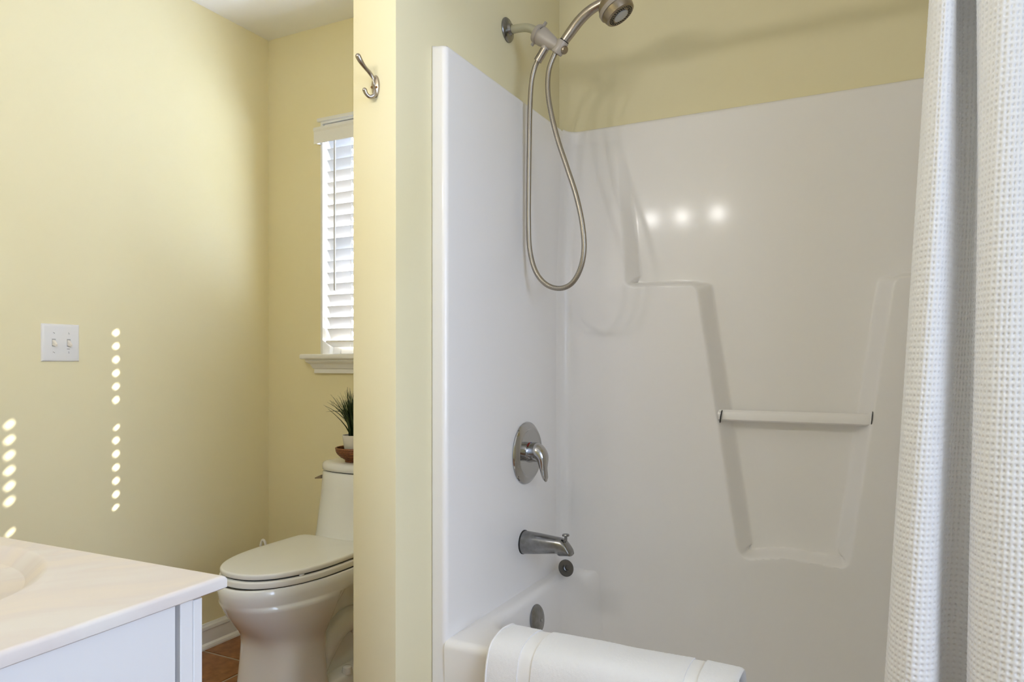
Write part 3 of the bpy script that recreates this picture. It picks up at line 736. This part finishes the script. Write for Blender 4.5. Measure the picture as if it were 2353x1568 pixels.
# ------------------------------------------------------------------ light switch
sc_ = atx(138, 788, XL)
swt = thing('light_switch', 'white two-gang light switch plate on the yellow wall', 'light switch', (XL, sc_.y, sc_.z))
hs = .0583
rings = []
for d, ins_ in ((0.0, 0), (.002, 0), (.0048, .0022), (.0062, .0068), (.0064, .0085)):
    h = hs - ins_; rings.append([Vector((XL + d, sc_.y + a * h, sc_.z + b * h)) for a, b in ((-1, -1), (1, -1), (1, 1), (-1, 1))])
plate = loft('cover_plate', rings, 'switch', swt, angle=12)
for sy in (-.023, .023):
    yc = sc_.y + sy
    box('slot', XL + .004, XL + .0068, yc - .0055, yc + .0055, sc_.z - .0118, sc_.z + .0118, mat('slot_shadow', (.42, .42, .41), .6), swt)
    tg = bmesh.new()
    v_ = [(XL + .0055, yc - .0046, sc_.z - .0085), (XL + .0055, yc + .0046, sc_.z - .0085), (XL + .0055, yc + .0046, sc_.z + .0095), (XL + .0055, yc - .0046, sc_.z + .0095),
          (XL + .021, yc - .0034, sc_.z - .0125), (XL + .021, yc + .0034, sc_.z - .0125), (XL + .0215, yc + .0034, sc_.z - .0055), (XL + .0215, yc - .0034, sc_.z - .0055)]
    bv = [tg.verts.new(p) for p in v_]
    for f in ((0, 1, 2, 3), (4, 5, 6, 7), (0, 1, 5, 4), (1, 2, 6, 5), (2, 3, 7, 6), (3, 0, 4, 7)): tg.faces.new([bv[i] for i in f])
    bmesh.ops.recalc_face_normals(tg, faces=tg.faces); bmesh.ops.bevel(tg, geom=list(tg.edges), offset=.0008, segments=2, affect='EDGES')
    bmobj('toggle', tg, 'toggle', swt)
    for sz, an in ((.0302, .5), (-.0302, .5)):
        c = Vector((XL + .0062, yc, sc_.z + sz))
        s_o = lathe('screw', [(.0, -.001), (.0036, -.001), (.0034, .0008), (.002, .0014), (.0, .0015)], c, (1, 0, 0), 'switch', swt, seg=18)
        an = .6 if sy < 0 else (1.1 if sz > 0 else 1.45)
        dv_ = Vector((0, math.cos(an), -math.sin(an))) * .0031
        tube('screw_slot', [c + Vector((.0014, 0, 0)) - dv_, c + Vector((.0014, 0, 0)) + dv_], .00055, 'darkprint', s_o, seg=6, n=3)
box('printed_mark', XL + .0062, XL + .0067, sc_.y + .0175, sc_.y + .0265, sc_.z - .0205, sc_.z - .0188, mat('grey_print', (.25, .25, .25), .6), swt)

# ------------------------------------------------------------------ toilet
TXc = -1.70
def egg(yf, ym, yb, hwid, ef, eb, z, n_=72, xc=TXc):
    res = []
    for k in range(n_):
        a = 2 * math.pi * k / n_; s, c = math.sin(a), math.cos(a)
        e, ext = (ef, yf - ym) if c > 0 else (eb, yb - ym)
        res.append(Vector((xc + hwid * math.copysign(abs(s) ** (2 / e), s), ym + ext * abs(c) ** (2 / e), z)))
    return res
toilet = thing('toilet', 'white one-piece toilet with closed lid beside the partition', 'toilet', (TXc, 1.9, 0))
bw = [(.412, 1.516, 1.82, 2.06, .164, 2.2, 4), (.4178, 1.506, 1.82, 2.06, .174, 2.2, 4), (.4130, 1.499, 1.82, 2.06, .1785, 2.2, 4), (.390, 1.500, 1.82, 2.05, .1785, 2.2, 4), (.368, 1.505, 1.82, 2.03, .1765, 2.2, 4), (.362, 1.508, 1.82, 2.025, .1755, 2.2, 4), (.358, 1.509, 1.775, 1.812, .1745, 2.2, 5), (.345, 1.516, 1.77, 1.805, .172, 2.2, 5),
      (.315, 1.533, 1.765, 1.800, .164, 2.2, 5), (.280, 1.561, 1.755, 1.797, .152, 2.3, 5), (.250, 1.588, 1.745, 1.796, .139, 2.5, 5), (.225, 1.606, 1.735, 1.798, .129, 2.8, 4.5), (.200, 1.613, 1.72, 1.818, .124, 3.2, 3.6),
      (.150, 1.612, 1.715, 1.812, .1235, 3.5, 4), (.08, 1.605, 1.71, 1.815, .1265, 3.6, 4.5), (.02, 1.600, 1.71, 1.82, .1300, 3.6, 5), (.0, 1.600, 1.71, 1.82, .1305, 3.6, 5)]
loft('bowl', [egg(yf, ym, yb, h, ef, eb, z) for z, yf, ym, yb, h, ef, eb in bw], 'china', toilet, angle=80)
# deck behind the bowl, narrow rear foot with trapway
loft('rear_deck', [egg(1.93, 2.02, 2.195, h, 3.5, 8, z) for z, h in ((.33, .10), (.352, .150), (.362, .164), (.372, .170), (.405, .172), (.4155, .168))], 'china', toilet, angle=60)
loft('rear_pedestal', [egg(1.74, 1.9, 2.12, h, 6, 4, z) for z, h in ((.0, .064), (.10, .058), (.22, .060), (.30, .072), (.366, .090))], 'china', toilet, angle=60)
loft('foot', [egg(1.72, 1.95, 2.14, h, 8, 4, z) for z, h in ((.0, .128), (.028, .128), (.040, .122), (.045, .112))], 'china', toilet, angle=60)
for s in (1, -1):
    xx = TXc + s * .050
    tube('trapway', [(xx, 1.79, .05), (xx + s * .012, 1.835, .13), (xx + s * .014, 1.90, .185), (xx + s * .012, 1.97, .195), (xx + s * .010, 2.03, .15), (xx, 2.06, .04)], [(.045, .036)] * 6, 'china', toilet, seg=20, n=40, up=(1, 0, 0))
    tube('rim_brace', [(xx + s * .050, 1.90, .370), (xx + s * .036, 1.85, .300), (xx + s * .020, 1.80, .225)], [(.026, .022), (.022, .020), (.018, .018)], 'china', toilet, seg=16, n=20, up=(1, 0, 0))
    cpz = atz(797, 1545, .045)
    lathe('bolt_cap', [(.0, .0), (.0175, .0), (.0170, .010), (.0150, .022), (.0115, .025), (.0, .0258)], (TXc + s * .112, cpz.y, .042), (0, 0, 1), 'china', toilet, seg=24)
def slab(name, z0, z1, off, m, dome=0.0):
    rg = []
    base = (1.513 - off, 1.80, 1.987, .1725 + off, 2.3, 12)
    r = .006
    def ring_(i, z): return egg(base[0] + i, base[1], base[2] - i, base[3] - i, base[4], base[5], z)
    for k in range(5):
        a = math.pi / 2 * k / 4; rg.append(ring_(r - r * math.sin(a), z0 + r - r * math.cos(a)))
    rr_ = .0065
    for k in range(7):
        a = math.pi / 2 * k / 6; rg.append(ring_(rr_ - rr_ * math.cos(a), z1 - rr_ + rr_ * math.sin(a)))
    if dome:
        for q in (.03, .06, .10, .14):
            rg.append(ring_(rr_ + q, z1 + dome * (1 - (1 - q / .15) ** 2)))
    return loft(name, rg, m, toilet, angle=40)
slab('seat', .4195, .4410, .002, 'seat'); lid = slab('lid', .4455, .4625, -.001, 'seat', .003)
loft('seat_shadow_gap', [egg(1.524, 1.80, 1.972, .161, 2.3, 9, z) for z in (.4408, .4457)], 'gap', lid)  # black slab put in as the shade between seat and lid
loft('rim_shadow_gap', [egg(1.522, 1.80, 1.975, .161, 2.3, 9, z) for z in (.4150, .4198)], 'gap', toilet)  # likewise, shade drawn as a black slab between rim and seat
bp_ = atz(698, 1325, .441); 
lathe('bumper', [(.0, .0), (.008, .0), (.008, .005), (.0, .005)], (bp_.x - .012, bp_.y + .004, .4410), (0, 0, 1), 'seat', lid, seg=16)
# tank: broad flare where it grows out of the deck
tk = [(.412, 1.930, .176), (.425, 1.952, .174), (.440, 1.966, .1725), (.47, 1.978, .1715), (.55, 1.995, .166), (.62, 2.008, .161), (.683, 2.016, .157), (.6865, 2.020, .154)]
loft('tank', [egg(yf, 2.10, 2.20, h, 2.25, 8, z) for z, yf, h in tk], 'china', toilet, angle=60)
loft('tank_shadow_gap', [egg(2.024, 2.10, 2.195, .150, 2.25, 8, z) for z in (.6860, .6905)], 'gap', toilet)  # black layer painting the shade line under the tank lid
tl = [(.6898, 2.018, .1545), (.692, 2.014, .158), (.705, 2.013, .1585), (.7135, 2.015, .157), (.7190, 2.020, .152), (.7220, 2.028, .145), (.7235, 2.038, .135), (.7240, 2.055, .115)]
loft('tank_lid', [egg(yf, 2.10, 2.20, h, 2.25, 8, z) for z, yf, h in tl], 'china', toilet, angle=60)
lq = bmesh.new()
lv_ = [lq.verts.new(p) for p in ((TXc - .150, 2.085, .668), (TXc - .150, 2.060, .668), (TXc - .150, 2.085, .6535), (TXc - .150, 2.060, .6535), (TXc - .176, 2.072, .6565), (TXc - .174, 2.050, .6565), (TXc - .176, 2.072, .6525), (TXc - .174, 2.050, .6525))]
for f in ((0, 1, 3, 2), (4, 6, 7, 5), (0, 4, 5, 1), (2, 3, 7, 6), (0, 2, 6, 4), (1, 5, 7, 3)): lq.faces.new([lv_[i_] for i_ in f])
bmesh.ops.recalc_face_normals(lq, faces=lq.faces); bmesh.ops.bevel(lq, geom=list(lq.edges), offset=.0012, segments=2, affect='EDGES')
bmobj('flush_lever', lq, 'nickel', toilet)

# toilet brush in the corner
tb = thing('toilet_brush', 'white toilet brush in its holder in the corner behind the toilet', 'toilet brush', (-2.172, 2.085, 0))
lathe('holder', [(.0, .0), (.060, .0), (.062, .004), (.056, .020), (.045, .08), (.041, .12), (.038, .12), (.040, .08), (.0, .03)], (-2.172, 2.085, 0), (0, 0, 1), 'brush', tb, seg=32)
tube('brush_handle', [(-2.172, 2.085, .05), (-2.172, 2.085, .25), (-2.172, 2.085, .33)], [.008, .008, .011], 'brush', tb, seg=14)
tube('hanging_loop', [(-2.179, 2.085, .325), (-2.186, 2.085, .352), (-2.180, 2.085, .376), (-2.172, 2.085, .382), (-2.164, 2.085, .376), (-2.158, 2.085, .352), (-2.165, 2.085, .325)], .0050, 'brush', tb, seg=10, n=30)

# ------------------------------------------------------------------ grass in a pot, in a rattan bowl, on the tank
GXc, GYc, GZc = -1.704, 2.084, .7240
bowl_ = thing('rattan_bowl', 'small brown coiled rattan bowl on the toilet tank', 'bowl', (GXc, GYc, GZc))
def coil(name, rows, parent):
    V, F = [], []; seg = 144; rings = []
    path = []
    for r, z, rr_ in rows:
        for q in range(5):
            a = -math.pi / 2 + math.pi * q / 4 * .92 + .05
            path.append((r + rr_ * math.cos(a), z + rr_ * math.sin(a), math.cos(a)))
    inner = [(r - .006, z, 0) for r, z, rr_ in rows[::-1]] + [(.0, rows[0][1] + .004, 0)]
    path = [(.0, rows[0][1] - rows[0][2], 0)] + path + inner
    for r, z, b in path:
        rg = []
        for k in range(seg):
            a = 2 * math.pi * k / seg; bead = .0009 * b * math.cos(a * 36 + z * 900)
            rg.append(Vector((GXc + (r + bead) * math.cos(a), GYc + (r + bead) * math.sin(a), GZc + z)))
        rings.append(rg)
    return loft(name, rings, 'rattan', parent, False, False, angle=70)
rows = [(.038, .0030, .0030), (.0385, .0088, .0030)] + [(.046 + .026 * math.sin(k / 6 * math.pi / 2) ** .85 if k else .045, .0135 + .0054 * k, .0030) for k in range(7)]
coil('woven_wall', rows, bowl_)
lathe('rim_coil', [(.0695, .0465), (.0745, .0465), (.0765, .0495), (.0755, .0525), (.0725, .0540), (.0695, .0525), (.0685, .0495), (.0695, .0465)], (GXc, GYc, GZc), (0, 0, 1), 'rattan', bowl_, seg=60)
gr = thing('potted_grass', 'spiky green artificial grass in a white pot on the toilet tank', 'plant', (GXc, GYc, GZc + .015))
PB = GZc + .0150
pot = lathe('pot', [(.0, .0), (.0385, .0), (.0400, .002), (.0500, .0800), (.0505, .0830), (.0480, .0830), (.0465, .078), (.044, .070), (.0, .070)], (GXc, GYc, PB), (0, 0, 1), 'pot', gr, seg=48)
lathe('soil', [(.0, .0705), (.0435, .0705), (.040, .073), (.0, .074)], (GXc, GYc, PB), (0, 0, 1), 'soil', gr, seg=32)
rng = random.Random(11); V, F = [], []
for k in range(270):
    a = rng.uniform(0, 2 * math.pi); r0 = .026 * math.sqrt(rng.random()); lean = rng.random() ** 1.6 * .085 + .006; H = rng.uniform(.130, .192) - lean * .38
    ad = a + rng.uniform(-.4, .4); d = Vector((math.cos(ad), math.sin(ad), 0)); sd_ = Vector((-d.y, d.x, 0)); tw_ = rng.uniform(-.8, .8)
    sd_ = sd_ * math.cos(tw_) + d * math.sin(tw_)
    b = Vector((GXc + r0 * math.cos(a), GYc + r0 * math.sin(a), PB + .070)); n0 = len(V); droop = .03 if rng.random() < .12 else 0
    wd_ = rng.uniform(.0030, .0044)
    for j in range(6):
        t = j / 5; c = b + d * (lean * t ** 1.7) + Vector((0, 0, H * t - droop * t ** 4)); ww = wd_ * (1 - t) ** .7 + .0001
        V += [c - sd_ * ww, c + sd_ * ww + d * .0006]
        if j: F.append((n0 + 2 * j - 2, n0 + 2 * j - 1, n0 + 2 * j + 1, n0 + 2 * j))
for tip, dr in ((aty(743, 931, GYc - .02), 0), (aty(749, 947, GYc - .02), .02), (aty(751, 924, GYc - .01), 0), (aty(757, 920, GYc), 0)):
    b = Vector((GXc - .012, GYc, PB + .070)); n0 = len(V)
    for j in range(7):
        t = j / 6; c = b.lerp(tip, t) + Vector((.034 * math.sin(math.pi * t) * .8, 0, (.012 + dr * 1.4) * math.sin(math.pi * t))); ww = .0022 * (1 - t) ** .7 + .0002
        V += [c - Vector((0, 0, ww)), c + Vector((ww * .5, 0, ww))]
        if j: F.append((n0 + 2 * j - 2, n0 + 2 * j - 1, n0 + 2 * j + 1, n0 + 2 * j))
me = bpy.data.meshes.new('grass_blades'); me.from_pydata([tuple(p) for p in V], [], F); fin(me, True, 60)
link('grass_blades', me, 'grass', gr)['kind'] = 'stuff'

# ------------------------------------------------------------------ vanity
VH = .800; vcn = atz(522, 1322, VH)
VX1, VY1 = vcn.x, vcn.y
VX0, VY0 = VX1 - .835, .150
van = thing('vanity_cabinet', 'white bathroom vanity cabinet with its plain end panel facing the tub', 'cabinet', (VX1 - .4, VY1 - .3, 0))
ce = VX1 - .012; zt = VH - .019
cf = atx(465, 1450, ce).y
g0, g1, fd = atx(402, 1450, ce).y, atx(413, 1450, ce).y, atx(443, 1450, ce).y
bm = bmesh.new(); bbox(bm, ce - .016, ce, VY0, g0, .0, zt, .0012, 1); bbox(bm, VX0 + .012, VX0 + .028, VY0, g0, .0, zt, .0012, 1); bbox(bm, VX0 + .028, ce - .016, VY0, VY0 + .008, .09, zt); bbox(bm, VX0 + .028, ce - .016, VY0, g0, .09, .105); bbox(bm, ce - .040, ce - .024, g0 - .002, g1 + .002, .09, zt); bbox(bm, VX0 + .028, ce - .016, g0 - .06, g0 - .045, .0, .09)
bmobj('carcass', bm, 'cabinet', van)
fr = bmesh.new()
for a in ((VX0 + .012, VX0 + .05, .09, zt), (ce - .038, ce, .09, zt), (VX0 + .05, ce - .038, .09, .13), (VX0 + .05, ce - .038, zt - .04, zt)): bbox(fr, a[0], a[1], g1, fd, a[2], a[3], .001, 1)
bmobj('face_frame', fr, 'cabinet', van)
xm = .5 * (VX0 + ce)
for a, b in ((VX0 + .016, xm - .002), (xm + .002, ce + .000)):
    dr = box('door', a, b, fd + .0006, cf, .11, zt - .012 if False else zt - .004, 'cabinet', van, .0012, 1)
    pn = bmesh.new(); bbox(pn, a + .06, b - .06, cf - .0005, cf + .003, .17, zt - .06, .002, 1); bmobj('door_panel', pn, 'cabinet', dr)
    lathe('knob', [(.0, .0), (.005, .0), (.005, .012), (.013, .016), (.014, .022), (.0, .026)], ((b - .03) if b < xm else (a + .03), cf, zt - .10), (0, 1, 0), 'nickel', dr, seg=20)
# top with integral oval bowl
topo = []
bcx, bcy, ba_, bb_ = -1.205, .436, .258, .216
nT = 128
def rect_at(a, ins_, z):
    c, s = math.cos(a), math.sin(a); x0, x1, y0, y1 = VX0 + ins_, VX1 - ins_, VY0 - .008 + ins_, VY1 - ins_
    ks = []
    if c > 1e-9: ks.append((x1 - bcx) / c)
    if c < -1e-9: ks.append((x0 - bcx) / c)
    if s > 1e-9: ks.append((y1 - bcy) / s)
    if s < -1e-9: ks.append((y0 - bcy) / s)
    k = min(ks); return Vector((bcx + c * k, bcy + s * k, z))
angs = set(2 * math.pi * k / nT for k in range(nT))
for x in (VX0, VX1):
    for y in (VY0 - .008, VY1): angs.add(math.atan2(y - bcy, x - bcx) % (2 * math.pi))
angs = sorted(angs)
def ell(k, z): return [Vector((bcx + ba_ * k * math.cos(a), bcy + bb_ * k * math.sin(a), z)) for a in angs]
rg = [[rect_at(a, .004, VH - .0185) for a in angs], [rect_at(a, .0, VH - .0160) for a in angs], [rect_at(a, .0, VH - .005) for a in angs], [rect_at(a, .0016, VH - .0014) for a in angs], [rect_at(a, .0055, VH) for a in angs], [rect_at(a, .0075, VH) for a in angs], [rect_at(a, .0120, VH) for a in angs]]
rg += [ell(1.08, VH), ell(1.06, VH), ell(1.02, VH + .0010), ell(1.0, VH + .0005), ell(.985, VH - .002), ell(.965, VH - .0055), ell(.94, VH - .010), ell(.89, VH - .020), ell(.81, VH - .040), ell(.70, VH - .066), ell(.55, VH - .094), ell(.36, VH - .114), ell(.15, VH - .122)]
vt = loft('countertop', rg, 'marble', None, angle=50)
tag(vt, 'pale cream marble vanity top with a moulded oval basin', 'countertop')
rotp = Vector((VX1, VY1, 0)); Rz = Matrix.Translation(rotp) @ Matrix.Rotation(math.radians(1.6), 4, 'Z') @ Matrix.Translation(-rotp)
vt.matrix_world = Rz @ vt.matrix_world; van.matrix_world = Rz @ van.matrix_world
# faucet behind the bowl
fa = thing('sink_faucet', 'chrome basin faucet at the back of the vanity top', 'faucet', (bcx, .195, VH))
box('base_plate', bcx - .075, bcx + .075, .172, .212, VH + .0006, VH + .014, 'chrome', fa, .005, 3)
tube('spout', [(bcx, .19, VH + .01), (bcx, .192, VH + .07), (bcx, .23, VH + .10), (bcx, .30, VH + .085)], [.013, .012, .011, .009], 'chrome', fa, seg=18)
for s in (-1, 1): lathe('tap_handle', [(.0, .0), (.018, .0), (.016, .02), (.020, .04), (.0, .045)], (bcx + s * .05, .192, VH + .012), (0, 0, 1), 'chrome', fa, seg=24)

# ------------------------------------------------------------------ vanity light on the wall behind the basin
vl = thing('vanity_light', 'three-globe vanity light on the wall above the basin', 'lamp', (-.98, .138, 1.93))
box('back_bar', -1.24, -.765, .138, .162, 1.885, 1.955, 'chrome', vl, .006, 2)
for x in (-1.17, -.99, -.79):
    lathe('socket', [(.0, .0), (.024, .0), (.020, .02), (.018, .04), (.0, .04)], (x, .160, 1.92), (0, 1, 0), 'chrome', vl, seg=24)
    g = lathe('globe', [(.0, -.031)] + [(.031 * math.sin(math.pi * k / 14), -.031 * math.cos(math.pi * k / 14)) for k in range(1, 14)] + [(.0, .031)], (x, .229, 1.92), (0, 1, 0), emis('globe_glass', LAMP_COL, 7.0), vl, seg=28)
    g.visible_shadow = True
    pl = bpy.data.lights.new('globe_light', 'POINT'); pl.energy = LAMP_W; pl.color = LAMP_COL; pl.shadow_soft_size = .03
    po = bpy.data.objects.new('globe_light', pl); COL.objects.link(po); po.location = (x, .295, 1.92); po.parent = vl; po.matrix_parent_inverse = vl.matrix_world.inverted()
